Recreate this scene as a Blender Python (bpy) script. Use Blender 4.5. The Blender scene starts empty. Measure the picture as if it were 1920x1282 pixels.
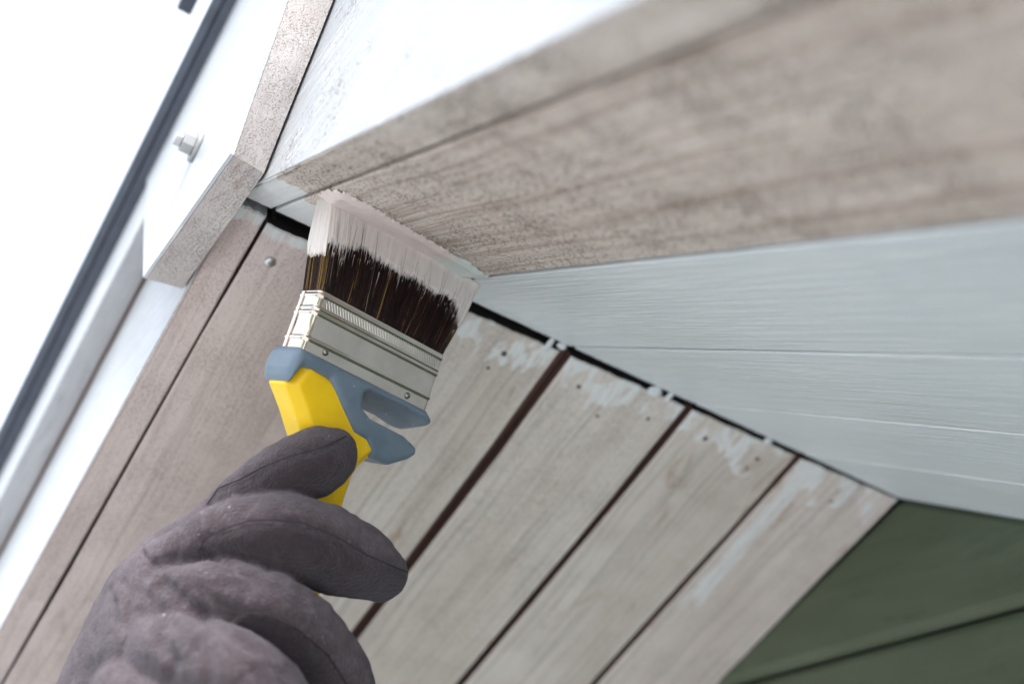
import bpy, bmesh, math, random
import numpy as np
from mathutils import Matrix, Vector
random.seed(7); rng = np.random.default_rng(7)
S = bpy.context.scene
COL = S.collection
# ------------------------------------------------------------------ camera
cam_d = bpy.data.cameras.new('camera'); cam = bpy.data.objects.new('camera', cam_d); COL.objects.link(cam)
CAM_R = Matrix([[0.561083, 0.417085, 0.715001], [0.823377, -0.36999, -0.4303], [0.085071, 0.830149, -0.551013]])
cam.matrix_world = Matrix.Translation([0.42561, -0.10972, 2.35795]) @ CAM_R.to_4x4()
cam_d.sensor_width = 36.0; cam_d.lens = 38.1328; cam_d.clip_start = 0.01; cam_d.clip_end = 2000
cam_d.dof.use_dof = True; cam_d.dof.focus_distance = 0.488; cam_d.dof.aperture_fstop = 4.8
S.camera = cam
# ------------------------------------------------------------------ sky, sun, exposure
SUN_EL, SUN_AZ = math.radians(55), math.radians(112)      # azimuth clockwise from +Y
wd = bpy.data.worlds.new('World'); S.world = wd; wd.use_nodes = True
wn = wd.node_tree; bg = wn.nodes['Background']
sky = wn.nodes.new('ShaderNodeTexSky'); sky.sky_type = 'NISHITA'; sky.sun_disc = False
sky.sun_elevation = SUN_EL; sky.sun_rotation = SUN_AZ; sky.dust_density = 6.0; sky.air_density = 1.0; sky.ozone_density = 0.6
hs = wn.nodes.new('ShaderNodeHueSaturation'); hs.inputs['Saturation'].default_value = 0.55   # thin cloud veil
wn.links.new(sky.outputs[0], hs.inputs['Color']); mxs = wn.nodes.new('ShaderNodeMix'); mxs.data_type = 'RGBA'; mxs.inputs[0].default_value = 0.62; mxs.inputs[7].default_value = (3.85, 4.1, 4.6, 1)   # even white overcast
wn.links.new(hs.outputs[0], mxs.inputs[6]); wn.links.new(mxs.outputs[2], bg.inputs['Color'])
bg.inputs['Strength'].default_value = 0.12
sl = bpy.data.lights.new('sun', 'SUN'); so = bpy.data.objects.new('sun', sl); COL.objects.link(so)
sl.energy = 1.2; sl.angle = math.radians(14); sl.color = (1.0, 0.975, 0.94)
sd = Vector((math.sin(SUN_AZ)*math.cos(SUN_EL), math.cos(SUN_AZ)*math.cos(SUN_EL), math.sin(SUN_EL)))
so.rotation_euler = sd.to_track_quat('Z', 'Y').to_euler()
vs = S.view_settings; vs.view_transform = 'Standard'; vs.look = 'None'; vs.gamma = 1.0; vs.use_curve_mapping = False
vs.exposure = 2.12
# ------------------------------------------------------------------ constants of the roof (metres)
TH = 0.472407; ZR = 2.70; CT, ST = math.cos(TH), math.sin(TH)
PW = 0.093204                    # plank pitch
YW = PW*5 + 0.0006           # face of the gable wall
DA = Vector((-CT, 0, -ST)); NA = Vector((-ST, 0, CT))      # slope A: downhill, upward normal
DB = Vector((CT, 0, -ST));  NB = Vector((ST, 0, CT))       # slope B
RP = Vector((0, 0, ZR))
# ------------------------------------------------------------------ helpers
def link(name, me, mat=None, parent=None):
    o = bpy.data.objects.new(name, me); COL.objects.link(o)
    if mat is not None: me.materials.append(mat)
    if parent is not None: o.parent = parent
    return o
def thing(name, label, cat, M=None, group=None):
    o = bpy.data.objects.new(name, None); COL.objects.link(o); o.empty_display_size = 0.05
    if M is not None: o.matrix_world = M
    o['label'] = label; o['category'] = cat
    if group: o['group'] = group
    return o
def mesh(name, v, f, smooth=False):
    me = bpy.data.meshes.new(name); me.from_pydata([tuple(map(float, p)) for p in v], [], [tuple(map(int, q)) for q in f]); me.update()
    if smooth: me.polygons.foreach_set('use_smooth', [True]*len(me.polygons))
    return me
def bevel(o, w, seg=2):
    m = o.modifiers.new('bevel', 'BEVEL'); m.width = w; m.segments = seg; m.limit_method = 'ANGLE'; m.angle_limit = math.radians(30)
    return o
def prism(name, poly0, poly1, mat, parent, M=None, bev=0, smooth=False):
    """loft between two polygons of equal length (3-D points)"""
    n = len(poly0)
    v = list(poly0) + list(poly1)
    f = [tuple(range(n))[::-1], tuple(range(n, 2*n))] + [(i, (i+1) % n, n+(i+1) % n, n+i) for i in range(n)]
    me = mesh(name, v, f); bm = bmesh.new(); bm.from_mesh(me); bmesh.ops.recalc_face_normals(bm, faces=bm.faces); bm.to_mesh(me); bm.free()
    if smooth: me.polygons.foreach_set('use_smooth', [True]*len(me.polygons)); me.set_sharp_from_angle(angle=math.radians(28))
    o = link(name, me, mat, parent)
    if M is not None: o.matrix_world = M
    if bev: bevel(o, bev)
    return o
def boxm(name, x0, x1, y0, y1, z0, z1, mat, parent, M=None, bev=0):
    return prism(name, [(x0,y0,z0),(x1,y0,z0),(x1,y1,z0),(x0,y1,z0)], [(x0,y0,z1),(x1,y0,z1),(x1,y1,z1),(x0,y1,z1)], mat, parent, M, bev)
def basis(o, x, y, z):
    m = Matrix((x, y, z)).transposed().to_4x4(); m.translation = o; return m
def tube(name, pts, rad, mat, parent, seg=8, M=None):
    pts = [Vector(p) for p in pts]; v = []; f = []
    n = len(pts); r = rad if hasattr(rad, '__len__') else [rad]*n
    up = Vector((0.3, 0.2, 0.9))
    for i, p in enumerate(pts):
        t = (pts[min(i+1, n-1)] - pts[max(i-1, 0)]).normalized(); a = t.cross(up).normalized(); b = t.cross(a)
        for k in range(seg):
            an = 2*math.pi*k/seg; v.append(p + (a*math.cos(an) + b*math.sin(an))*r[i])
    for i in range(n-1):
        for k in range(seg): f.append((i*seg+k, i*seg+(k+1) % seg, (i+1)*seg+(k+1) % seg, (i+1)*seg+k))
    f.append(tuple(range(seg))[::-1]); f.append(tuple((n-1)*seg+k for k in range(seg)))
    o = link(name, mesh(name, v, f, True), mat, parent)
    if M is not None: o.matrix_world = M
    return o
def surface_net(D, org, h):
    """naive surface nets on a sampled signed distance field; returns verts, quads"""
    nx, ny, nz = D.shape; s = D < 0
    cs = [(i, j, k) for i in (0, 1) for j in (0, 1) for k in (0, 1)]
    cut = lambda A, c: A[c[0]:nx-1+c[0], c[1]:ny-1+c[1], c[2]:nz-1+c[2]]
    cnt = sum(cut(s, c).astype(np.int8) for c in cs); act = (cnt > 0) & (cnt < 8)
    idx = -np.ones(act.shape, np.int64); I = np.argwhere(act); idx[act] = np.arange(len(I))
    acc = np.zeros((len(I), 3)); num = np.zeros(len(I))
    val = {c: cut(D, c)[act].astype(np.float64) for c in cs}
    for a in cs:
        for ax in range(3):
            if a[ax] == 0:
                b = list(a); b[ax] = 1; b = tuple(b)
                da, db = val[a], val[b]; m = (da < 0) != (db < 0)
                t = np.where(m, da/(np.where(m, da-db, 1)), 0)
                p = np.tile(np.array(a, float), (len(I), 1)); p[:, ax] += t
                acc[m] += p[m]; num[m] += 1
    V = (I + acc/num[:, None])*h + np.array(org)
    Q = []
    for ax in range(3):
        u, w = (ax+1) % 3, (ax+2) % 3
        sl0 = [slice(1, -1)]*3; sl0[ax] = slice(0, -1); sl1 = list(sl0); sl1[ax] = slice(1, None)
        e = s[tuple(sl0)] != s[tuple(sl1)]; ins = s[tuple(sl0)][e]
        J = np.argwhere(e); o = np.ones(3, int); o[ax] = 0; J = J + o
        def g(du, dw):
            K = J.copy(); K[:, u] += du; K[:, w] += dw; return idx[K[:, 0], K[:, 1], K[:, 2]]
        q = np.stack([g(-1, -1), g(0, -1), g(0, 0), g(-1, 0)], 1)
        q[~ins] = q[~ins][:, ::-1]; Q.append(q)
    return V, np.concatenate(Q)
def poly_sdf(poly, x, y):
    d = np.full(x.shape, 1e9); sgn = np.ones(x.shape); n = len(poly)
    for i in range(n):
        ax, ay = poly[i]; bx, by = poly[i-1]; ex, ey = bx-ax, by-ay; wx, wy = x-ax, y-ay
        t = np.clip((wx*ex+wy*ey)/(ex*ex+ey*ey), 0, 1); d = np.minimum(d, (wx-ex*t)**2+(wy-ey*t)**2)
        c1 = y >= ay; c2 = y < by; c3 = ex*wy > ey*wx
        sgn = np.where((c1 & c2 & c3) | (~c1 & ~c2 & ~c3), -sgn, sgn)
    return sgn*np.sqrt(d)
def smin(a, b, k):
    h = np.clip(0.5+0.5*(b-a)/k, 0, 1); return b*(1-h)+a*h-k*h*(1-h)
# ------------------------------------------------------------------ node helpers
class NT:
    def __init__(s, name):
        s.m = bpy.data.materials.new(name); s.m.use_nodes = True; s.t = s.m.node_tree; s.b = s.t.nodes['Principled BSDF']
        s.tc = s.t.nodes.new('ShaderNodeTexCoord'); s.oi = s.t.nodes.new('ShaderNodeObjectInfo')
    def n(s, typ, ins=None, **kw):
        nd = s.t.nodes.new('ShaderNode'+typ)
        for k, v in kw.items(): setattr(nd, k, v)
        for k, v in (ins or {}).items(): s.put(nd.inputs[k], v)
        return nd
    def put(s, sock, v):
        if hasattr(v, 'is_output') or isinstance(v, bpy.types.NodeSocket): s.t.links.new(v, sock)
        elif hasattr(sock.default_value, '__len__') and not hasattr(v, '__len__'): sock.default_value = [v]*len(sock.default_value)
        elif hasattr(v, '__len__') and len(v) == 3 and len(sock.default_value) == 4: sock.default_value = (*v, 1)
        else: sock.default_value = v
    def math(s, op, a, b=0.0, c=0.0, clamp=False):
        nd = s.n('Math', {0: a, 1: b, 2: c}, operation=op); nd.use_clamp = clamp; return nd.outputs[0]
    def obj(s, scale=(1, 1, 1), rand=True):
        v = s.tc.outputs['Object']
        if rand:
            r = s.n('VectorMath', {0: (3.1, 7.7, 5.3), 1: s.oi.outputs['Random']}, operation='MULTIPLY').outputs[0]
            v = s.n('VectorMath', {0: v, 1: r}, operation='ADD').outputs[0]
        return s.n('VectorMath', {0: v, 1: scale}, operation='MULTIPLY').outputs[0]
    def noise(s, vec, scale=1, detail=4, rough=.55, dist=0):
        return s.n('TexNoise', {'Vector': vec, 'Scale': scale, 'Detail': detail, 'Roughness': rough, 'Distortion': dist}).outputs['Fac']
    def ramp(s, fac, a, b, to0=0.0, to1=1.0):
        nd = s.n('MapRange', {'Value': fac, 'From Min': a, 'From Max': b, 'To Min': to0, 'To Max': to1}); nd.interpolation_type = 'SMOOTHSTEP'; return nd.outputs[0]
    def mix(s, f, a, b, mode='MIX'):
        nd = s.t.nodes.new('ShaderNodeMix'); nd.data_type = 'RGBA'; nd.blend_type = mode
        s.put(nd.inputs[0], f); s.put(nd.inputs[6], a); s.put(nd.inputs[7], b); return nd.outputs[2]
    def xyz(s): return s.n('SeparateXYZ', {0: s.tc.outputs['Object']}).outputs
    def bump(s, hgt, dist, strength=1.0, normal=None):
        ins = {'Height': hgt, 'Distance': dist, 'Strength': strength}
        if normal is not None: ins['Normal'] = normal
        return s.n('Bump', ins).outputs[0]
    def out(s, **kw):
        for k, v in kw.items(): s.put(s.b.inputs[k.replace('_', ' ')], v)
        return s.m
def plain(name, col, rough=.5, metal=0.0, **kw):
    t = NT(name); n = t.noise(t.obj((1, 1, 1)), 60, 4); c = t.mix(t.ramp(n, .35, .7), col, tuple(c*.82 for c in col))
    return t.out(Base_Color=c, Roughness=rough, Metallic=metal, **kw)
# ------------------------------------------------------------------ materials
def weathered(name, c_lo, c_hi, grain=.5, speck=.6, stain=(.12, .075, .05), stain_amt=.35, paint=None, saw=0.0, white=(.66, .69, .70), fine=900, knots=False, solid=False):
    """old primer on sawn wood: blotches, grain, mildew specks, optional fresh paint where paint(t) says"""
    t = NT(name)
    wv = t.n('VectorMath', {0: t.obj((1, 1, 1)), 1: t.n('VectorMath', {0: t.n('TexNoise', {'Vector': t.obj((5, 9, 9)), 'Scale': 1.0, 'Detail': 2.0}).outputs['Color'], 1: (.0, .019, .0)}, operation='MULTIPLY').outputs[0]}, operation='ADD').outputs[0]
    sc = lambda v: t.n('VectorMath', {0: wv, 1: v}, operation='MULTIPLY').outputs[0]
    big = t.noise(t.obj((4, 16, 16)), 1, 5, .6, .4); mid = t.noise(sc((5, 150, 30)), 1, 5, .6, .3)
    gr = t.noise(sc((3.5, 330, 60)), 1, 6, .65, .25); pat = t.noise(t.obj((9, 30, 30)), 1, 4, .6)
    c = t.mix(t.ramp(big, .32, .68), c_lo, c_hi)
    c = t.mix(t.math('MULTIPLY', t.ramp(mid, .5, .72), t.ramp(pat, .35, .65, .25, .9*min(1, grain*1.6))), c, tuple(x*.66 for x in c_lo))
    c = t.mix(t.math('MULTIPLY', t.ramp(gr, .50, .68), grain), c, tuple(x*.55 for x in c_lo))
    st = t.math('MULTIPLY', t.ramp(t.noise(sc((9, 34, 26)), 1, 7, .72, 1.0), .58, .72), stain_amt)
    c = t.mix(st, c, stain)
    sp = t.noise(t.obj((1, 1, 1)), fine, 3, .7); dens = t.noise(t.obj((1, 1, 1)), 34, 4, .6)
    spm = t.math('MULTIPLY', t.ramp(t.math('ADD', sp, t.math('MULTIPLY', t.math('SUBTRACT', dens, .5), .35)), .52, .66), speck)
    c = t.mix(spm, c, (.13, .085, .06))
    hgt = t.math('ADD', t.math('MULTIPLY', gr, .6), t.math('MULTIPLY', spm, -.5))
    if knots:
        vo = t.n('TexVoronoi', {'Vector': t.obj((3.2, 17, 17)), 'Scale': 1.0, 'Randomness': 1.0}); kd = t.math('ADD', vo.outputs['Distance'], t.math('MULTIPLY', mid, .05))
        rg = t.math('MULTIPLY', t.ramp(t.math('SINE', t.math('MULTIPLY', kd, 150)), .1, .9), t.ramp(kd, .10, .24, .9, 0))
        sel = t.ramp(t.n('SeparateColor', {0: vo.outputs['Color']}).outputs[0], .62, .66)
        c = t.mix(t.math('MULTIPLY', rg, sel), c, (.30, .20, .13))
    if saw:
        sw = t.noise(sc((5, 230, 60)), 1, 3, .5, .2); hgt = t.math('ADD', hgt, t.math('MULTIPLY', sw, saw*1.4))
        c = t.mix(t.math('MULTIPLY', t.ramp(sw, .50, .64), .42*saw), c, (.24, .165, .12))
    rough = .85
    if paint:
        pm = paint(t); pm = pm if solid else t.math('MULTIPLY', pm, t.ramp(t.noise(t.obj((60, 240, 60)), 1, 5, .7), .34, .56, .45, 1)); strk = t.noise(t.obj((14, 380, 380)), 1, 4, .6, .2)
        wc = t.mix(t.ramp(strk, .4, .7), white, tuple(x*.9 for x in white))
        c = t.mix(pm, c, wc); hgt = t.math('ADD', t.math('MULTIPLY', hgt, t.math('SUBTRACT', 1, t.math('MULTIPLY', pm, .75))), t.math('MULTIPLY', pm, .35))
        rough = t.ramp(pm, 0, 1, .85, .5)
    return t.out(Base_Color=c, Roughness=rough, Normal=t.bump(hgt, .0012, .8), Specular_IOR_Level=.3)
def edge_paint(limit, wob=.012, fine=.006, patch=0.0):
    """fresh paint within `limit` metres of the ridge end (local x), ragged edge"""
    def f(t):
        x = t.xyz()[0]; a = t.noise(t.obj((20, 34, 1)), 1, 3); b = t.noise(t.obj((90, 500, 1)), 1, 3)
        e = t.math('ADD', x, t.math('ADD', t.math('MULTIPLY', t.math('SUBTRACT', a, .5), wob*4), t.math('MULTIPLY', t.math('SUBTRACT', b, .5), fine*2)))
        m = t.ramp(e, limit-.0015, limit+.0015, 1, 0)
        if patch:
            m = t.math('MULTIPLY', m, t.ramp(t.noise(t.obj((30, 60, 1)), 1, 4, .6), patch-.03, patch+.05))
        return m
    return f
def painted(name, col, rel=.6, dirt=.0, rough=.34):
    """brushed white paint over wood: long brush ridges, faint grain and dust"""
    t = NT(name); a = t.noise(t.obj((10, 420, 420)), 1, 4, .6, .3); b = t.noise(t.obj((30, 900, 900)), 1, 3, .6); gr = t.noise(t.obj((6, 60, 60)), 1, 7, .7, 1.0)
    blot = t.noise(t.obj((5, 12, 12)), 1, 4)
    c = t.mix(t.ramp(blot, .3, .7), col, tuple(x*.9 for x in col)); c = t.mix(t.ramp(gr, .55, .75, 0, .18), c, tuple(x*.72 for x in col))
    wh = t.ramp(t.math('ADD', b, t.math('MULTIPLY', gr, .3)), .70, .80, 0, .5); c = t.mix(wh, c, (.86, .87, .86))
    if dirt:
        sp = t.noise(t.obj((1, 1, 1)), 620, 3, .7); dn = t.noise(t.obj((1, 1, 1)), 26, 4, .6)
        c = t.mix(t.math('MULTIPLY', t.ramp(t.math('ADD', sp, t.math('MULTIPLY', t.math('SUBTRACT', dn, .5), .5)), .6, .7), dirt), c, (.2, .17, .15))
    h = t.math('ADD', t.math('MULTIPLY', a, .5), t.math('ADD', t.math('MULTIPLY', b, .25), t.math('MULTIPLY', gr, .5)))
    return t.out(Base_Color=c, Roughness=rough, Normal=t.bump(h, .0017, rel), Specular_IOR_Level=.4)
M_pinkA = weathered('old_pink_primer', (.57, .48, .462), (.65, .57, .553), .35, .35, stain=(.2,.14,.11), stain_amt=.30, paint=edge_paint(.013, .004, .003))
M_greyA = weathered('old_grey_primer', (.53, .485, .445), (.63, .60, .565), .5, .30, stain=(.33, .235, .175), stain_amt=.8, paint=edge_paint(.022, .016, .006, .50), knots=True)
def smear(t):
    p = t.xyz(); a = t.noise(t.obj((30, 90, 1)), 1, 4); e = t.math('ADD', t.math('ABSOLUTE', t.math('SUBTRACT', p[1], t.math('ADD', t.math('MULTIPLY', p[0], .03), .3845))), t.math('MULTIPLY', t.math('SUBTRACT', a, .5), .014))
    m = t.math('MULTIPLY', t.ramp(e, .0055, .0085, 1, 0), t.ramp(t.math('ADD', p[0], t.math('MULTIPLY', a, .05)), .15, .165, .85, 0))
    return t.math('MAXIMUM', m, edge_paint(.026, .018, .006, .5)(t))
M_greyS = weathered('old_grey_primer_smeared', (.53, .47, .435), (.62, .575, .545), .5, .30, stain=(.33, .235, .175), stain_amt=.8, paint=smear, knots=True)
M_bareB = weathered('bare_sawn_board', (.54, .465, .42), (.62, .555, .51), .3, .8, stain=(.30,.21,.15), stain_amt=.2, saw=.95, paint=edge_paint(.050, .006, .004), solid=True)
M_bargeB = weathered('barge_underside', (.52, .455, .42), (.61, .555, .52), .4, .95, stain=(.24,.16,.11), stain_amt=.25, saw=.3, paint=edge_paint(.064, .010, .005), solid=True)
M_plate_edge = weathered('plate_edge_primer', (.46, .42, .41), (.55, .52, .51), .35, .5, stain=(.24, .13, .06), stain_amt=.95, fine=1300)
M_white = painted('white_gloss_paint', (.49, .515, .55), .6, .2)
M_white_old = painted('white_paint_speckled', (.51, .53, .56), 1.0, 1.0)
M_whiteB = painted('fresh_white_boards', (.635, .695, .73), 1.0, .0)
M_trim_under = weathered('trim_underside', (.40, .41, .43), (.48, .49, .51), .3, .2, stain_amt=.15)
M_tongue = weathered('bare_brown_tongue', (.085, .047, .039), (.12, .068, .056), .5, .2, stain_amt=.2)
M_tan = plain('tan_paint_line', (.30, .24, .21), .8)
M_deck = plain('dark_roof_boarding', (.02, .017, .016), .9)
M_metal_edge = plain('grey_roof_metal', (.085, .100, .128), .38, .55)
M_green = weathered('dull_green_paint', (.080, .100, .066), (.104, .128, .088), .3, .12, stain=(.035, .04, .022), stain_amt=.5)
M_zinc = plain('zinc_steel', (.55, .56, .57), .32, .9)
M_bolt = plain('grey_painted_bolt', (.36, .37, .38), .5)
M_dark_nail = plain('rusty_nail', (.09, .075, .07), .6, .5)
# ------------------------------------------------------------------ ground (one sheet to the horizon)
t = NT('pale_gravel_and_lawn'); pz = t.n('SeparateXYZ', {0: t.tc.outputs['Object']}).outputs
near = t.ramp(t.math('ADD', pz[1], t.math('MULTIPLY', t.noise(t.obj((1, 1, 1), False), .8, 4), 1.5)), -7.0, -6.2)
gc = t.mix(t.ramp(t.noise(t.obj((1, 1, 1), False), 40, 6), .35, .7), (.42, .425, .425), (.31, .315, .32))
lc = t.mix(t.ramp(t.noise(t.obj((1, 1, 1), False), 9, 6), .35, .7), (.07, .11, .035), (.045, .075, .022))
ground = link('ground', mesh('ground', [(-400,-400,0),(400,-400,0),(400,400,0),(-400,400,0)], [(0,1,2,3)]), t.out(Base_Color=t.mix(near, lc, gc), Roughness=.95))
ground['kind'] = 'structure'
# ------------------------------------------------------------------ gable roof overhang
MA = basis(RP, DA, Vector((0, 1, 0)), -NA)       # local: x downhill from the ridge, y into the house, z down (soffit face at z = 0)
MB = basis(RP, DB, Vector((0, -1, 0)), -NB)
roof = thing('gable_overhang', 'boarded gable overhang above the brush, weathered planks half repainted white', 'roof overhang', Matrix.Translation(RP))
def sub(o, p):           # parent keeping the world matrix
    M = o.matrix_world.copy(); o.parent = p; o.matrix_parent_inverse = p.matrix_world.inverted(); o.matrix_world = M; return o
def part(o): return sub(o, roof)
def plank(name, M, x0a, x0b, x1, ya, yb, tk, mat, wave=0.0, label=None, seed=0, lip=0.0008, crook=0.0, end_mat=None):
    """a board: ends at x0 (may be ragged), edges eased; local x long, y across, z face"""
    r = random.Random(seed); n = 44 if wave else 10; ym = [ya + (yb-ya)*i/n for i in range(n+1)]
    ph = [r.uniform(0, 6.28) for _ in range(6)]
    def xe(i):
        s_ = i/n; w_ = sum(math.sin(s_*k*6.28*1.7+ph[j])/k for j, k in enumerate((2, 5, 9, 14)))*wave
        return x0a + (x0b-x0a)*s_ + w_ + (r.uniform(-.3, .3)*wave if wave else 0)
    xs = sorted(set([0.0, .004, .012, .03, .06, .1, .15, .22, .3, .4, .55, .75, 1.0]))
    v = []; f = []; ex = [xe(i) for i in range(n+1)]
    ph2 = [r.uniform(0, 6.28) for _ in range(4)]
    for zz, inset in ((0.0, lip), (-lip, 0.0), (-tk, 0.0)):
        for i in range(n+1):
            for s_ in xs:
                y = ym[i]; x = ex[i] + (x1-ex[i])*s_
                wob = crook*(math.sin(x*19+ph2[0]) + .5*math.sin(x*47+ph2[1]))
                if i == 0: y += inset*math.copysign(1, yb-ya) + wob
                if i == n: y -= inset*math.copysign(1, yb-ya) - crook*(math.sin(x*23+ph2[2]) + .5*math.sin(x*53+ph2[3]))
                if s_ == 0: x += inset
                v.append((x, y, zz))
    ends = []; m = len(xs); L = (n+1)*m; q = lambda l, i, k: l*L + i*m + k
    for i in range(n):
        for k in range(m-1):
            f.append((q(0,i,k), q(0,i,k+1), q(0,i+1,k+1), q(0,i+1,k))); f.append((q(2,i,k), q(2,i+1,k), q(2,i+1,k+1), q(2,i,k+1)))
    sides = []
    for l in (0, 1):
        for k in range(m-1):
            sides += [len(f), len(f)+1] if l else []
            f.append((q(l,0,k), q(l+1,0,k), q(l+1,0,k+1), q(l,0,k+1))); f.append((q(l,n,k), q(l,n,k+1), q(l+1,n,k+1), q(l+1,n,k)))
        for i in range(n):
            ends.append(len(f)) if l else None; f.append((q(l,i,0), q(l,i+1,0), q(l+1,i+1,0), q(l+1,i,0))); f.append((q(l,i,m-1), q(l+1,i,m-1), q(l+1,i+1,m-1), q(l,i+1,m-1)))
    me = mesh(name, v, f); bm = bmesh.new(); bm.from_mesh(me); bmesh.ops.recalc_face_normals(bm, faces=bm.faces); bm.to_mesh(me); bm.free()
    o = link(name, me, mat); o.matrix_world = M; part(o)
    if end_mat is not None:
        me.materials.append(end_mat)
        for e_ in ends: me.polygons[e_].material_index = 1
        me.materials.append(M_tongue)
        for e_ in sides: me.polygons[e_].material_index = 2
    if label: o['label'] = label
    return o
def nail(p, M, x, y, r, mat, name='nail_head'):
    v = [(0, 0, r*.45)]; f = []; n = 12
    for j, (rr, zz) in enumerate(((.6, .38), (.95, .12), (1.0, -.3))):
        for k in range(n): v.append((rr*r*math.cos(6.2832*k/n), rr*r*math.sin(6.2832*k/n), zz*r))
    for k in range(n):
        f.append((0, 1+k, 1+(k+1) % n))
        for j in (0, 1): f.append((1+j*n+k, 1+(j+1)*n+k, 1+(j+1)*n+(k+1) % n, 1+j*n+(k+1) % n))
    o = link(name, mesh(name, v, f, True), mat); o.matrix_world = M @ Matrix.Translation((x, y, 0)); sub(o, p); return o
LEN = 1.25
NAILS = {0: [(.0272, .0121, .0032, 1)], 1: [(.0211, .1532, .0022, 0), (.0335, .1503, .0014, 0)],
         2: [(.0211, .2063, .0018, 0), (.034, .2295, .0014, 0), (.022, .2599, .0016, 0)],
         3: [(.0185, .3036, .0022, 0), (.0166, .3469, .0020, 0), (.0256, .3452, .0015, 0)], 4: [(.0233, .4209, .0016, 0)]}
GAP_A = [.0020, .0036, .0080, .0058, .0054, .0008]     # joint widths below seams 0..5
END_A = [.0082, .0072, .0054, .0042, .0034, .0014]
for i in range(5):
    ya = i*PW + GAP_A[i]/2; yb = (i+1)*PW - GAP_A[i+1]/2
    if i == 4: yb = YW - .0006
    o = plank('soffit_plank', MA, END_A[i], END_A[i+1], LEN, ya, yb, .016, M_pinkA if i < 1 else (M_greyS if i == 4 else M_greyA), .00055, seed=i, crook=.0005, end_mat=M_deck)
    for (x, y, r, big) in NAILS[i]: nail(o, MA, x, y, r*(1 if big else .8), M_zinc if big else M_dark_nail)
GAP_B = [.0030, .0030, .0034, .0024, .0022, .0006]
for i in range(5):
    ya = i*PW + GAP_B[i]/2; yb = (i+1)*PW - GAP_B[i+1]/2
    if i == 4: yb = YW - .0004
    plank('soffit_plank', MB, 0, 0, LEN, -ya, -yb, .016, M_bareB if i == 0 else M_whiteB, .0007 if i < 4 else .0004,
          'bare weathered board being painted' if i == 0 else 'freshly painted white board', seed=20+i, lip=.0007, crook=.00012)
for k_, (y, s0, wy, wx) in enumerate(((.1735, .004, .0022, .0050), (.2515, .0035, .0045, .0040), (.262, .003, .0020, .0042), (.181, .002, .0030, .0022), (.344, .002, .0035, .0022))):
    vv = []; ff = []; r_ = random.Random(k_)
    for j in range(7):
        for i in range(14):
            a = math.pi*j/6; b_ = 6.2832*i/14; w_ = 1+r_.uniform(-.22, .22); vv.append((s0+wx*math.sin(a)*math.cos(b_)*w_, y+wy*math.sin(a)*math.sin(b_)*w_, .0007*math.cos(a)-.0003))
    for j in range(6):
        for i in range(14): ff.append((j*14+i, j*14+(i+1) % 14, (j+1)*14+(i+1) % 14, (j+1)*14+i))
    o = link('paint_dab', mesh('paint_dab', vv, ff, True), M_whiteB); o.matrix_world = MA; part(o)
# tongues seen at the bottom of the joints
for i in range(6):
    for (M, s_, g) in ((MA, 1, GAP_A), (MB, -1, GAP_B)):
        y = i*PW if i < 5 else YW-.006
        o = boxm('tongue', .008, LEN-.01, min(s_*(y-.0060), s_*(y+.0060)), max(s_*(y-.0060), s_*(y+.0060)), -.0155, -.0095 if M is MA else -.0085, M_tongue if (M is MA or i < 3) else M_tan, None)
        o.matrix_world = M; part(o)
# roof body above the boarding
def gable_poly(pts, y): return [(x, y, z) for (x, z) in pts]
def slope_pt(side, s_, h): p = RP + (DA if side < 0 else DB)*s_ + (NA if side < 0 else NB)*h; return (p.x, p.z)
TT = math.tan(TH)
def band(side, h0, h1, s1, e=.0002):      # strip of the slope between two heights, mitred at the ridge
    return [slope_pt(side, -h0*TT+e, h0), slope_pt(side, s1, h0), slope_pt(side, s1, h1), slope_pt(side, -h1*TT+e, h1)]
for side in (-1, 1):
    p_ = band(side, .0168, .2035, LEN+.02); part(prism('roof_boarding', gable_poly(p_, .0), gable_poly(p_, 1.6), M_deck, None))
YF = -.0175
for side, mat, und in ((-1, M_white, M_pinkA), (1, M_white_old, M_bargeB)):
    M = MA if side < 0 else MB; s_ = 1 if side < 0 else -1
    u = plank('bargeboard', M, .0046 if side < 0 else 0, .0050 if side < 0 else 0, LEN, s_*YF, -s_*.0006, .0155, und, .0006, 'bottom edge of the bargeboard', seed=40+side, lip=.0012, crook=.0001)
    p_ = band(side, .0162, .2035, LEN); part(prism('fascia_face', gable_poly(p_, YF+.0006), gable_poly(p_, -.0008), mat, None))
    # face skin of the bargeboard, so that its outer side is the painted one down to the arris
    p_ = band(side, .0011, .2035, LEN); o = prism('fascia_skin', gable_poly(p_, YF-.0006), gable_poly(p_, YF+.0004), mat, None); part(o)
# raised trim board, drip edge and roof sheet
PF = [[0.06954, 2.76165], [0.06169, 2.71661], [0.05742, 2.6958], [0.05442, 2.67486], [-0.06762, 2.67784], [-0.1314, 2.75455], [-0.19447, 2.83505], [0.06611, 2.73817]]; PB = [[0.08309, 2.76263], [0.06359, 2.7213], [0.05388, 2.701], [0.04503, 2.68088], [-0.05642, 2.67335], [0.07372, 2.74136]]
YPB, YPF = -.0195, -.038
HB = .1384
def trim_end(h):   # s along slope A where the plate's left side crosses height h
    (xa, za), (xb, zb) = PF[4], PF[6]
    best = None
    for k in range(400):
        q = k/399*1.6; x = xa+(xb-xa)*q; z = za+(zb-za)*q; d = Vector((x, 0, z)) - RP; hh = d.dot(NA)
        if best is None or abs(hh-h) < best[0]: best = (abs(hh-h), d.dot(DA))
    return best[1]
tr = [slope_pt(-1, trim_end(HB)+.002, HB), slope_pt(-1, LEN, HB), slope_pt(-1, LEN, .205), slope_pt(-1, trim_end(.205)+.002, .205)]
part(prism('trim_board', gable_poly(tr, -.0365), gable_poly(tr, YF-.0008), M_white, None, bev=.0008))
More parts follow.
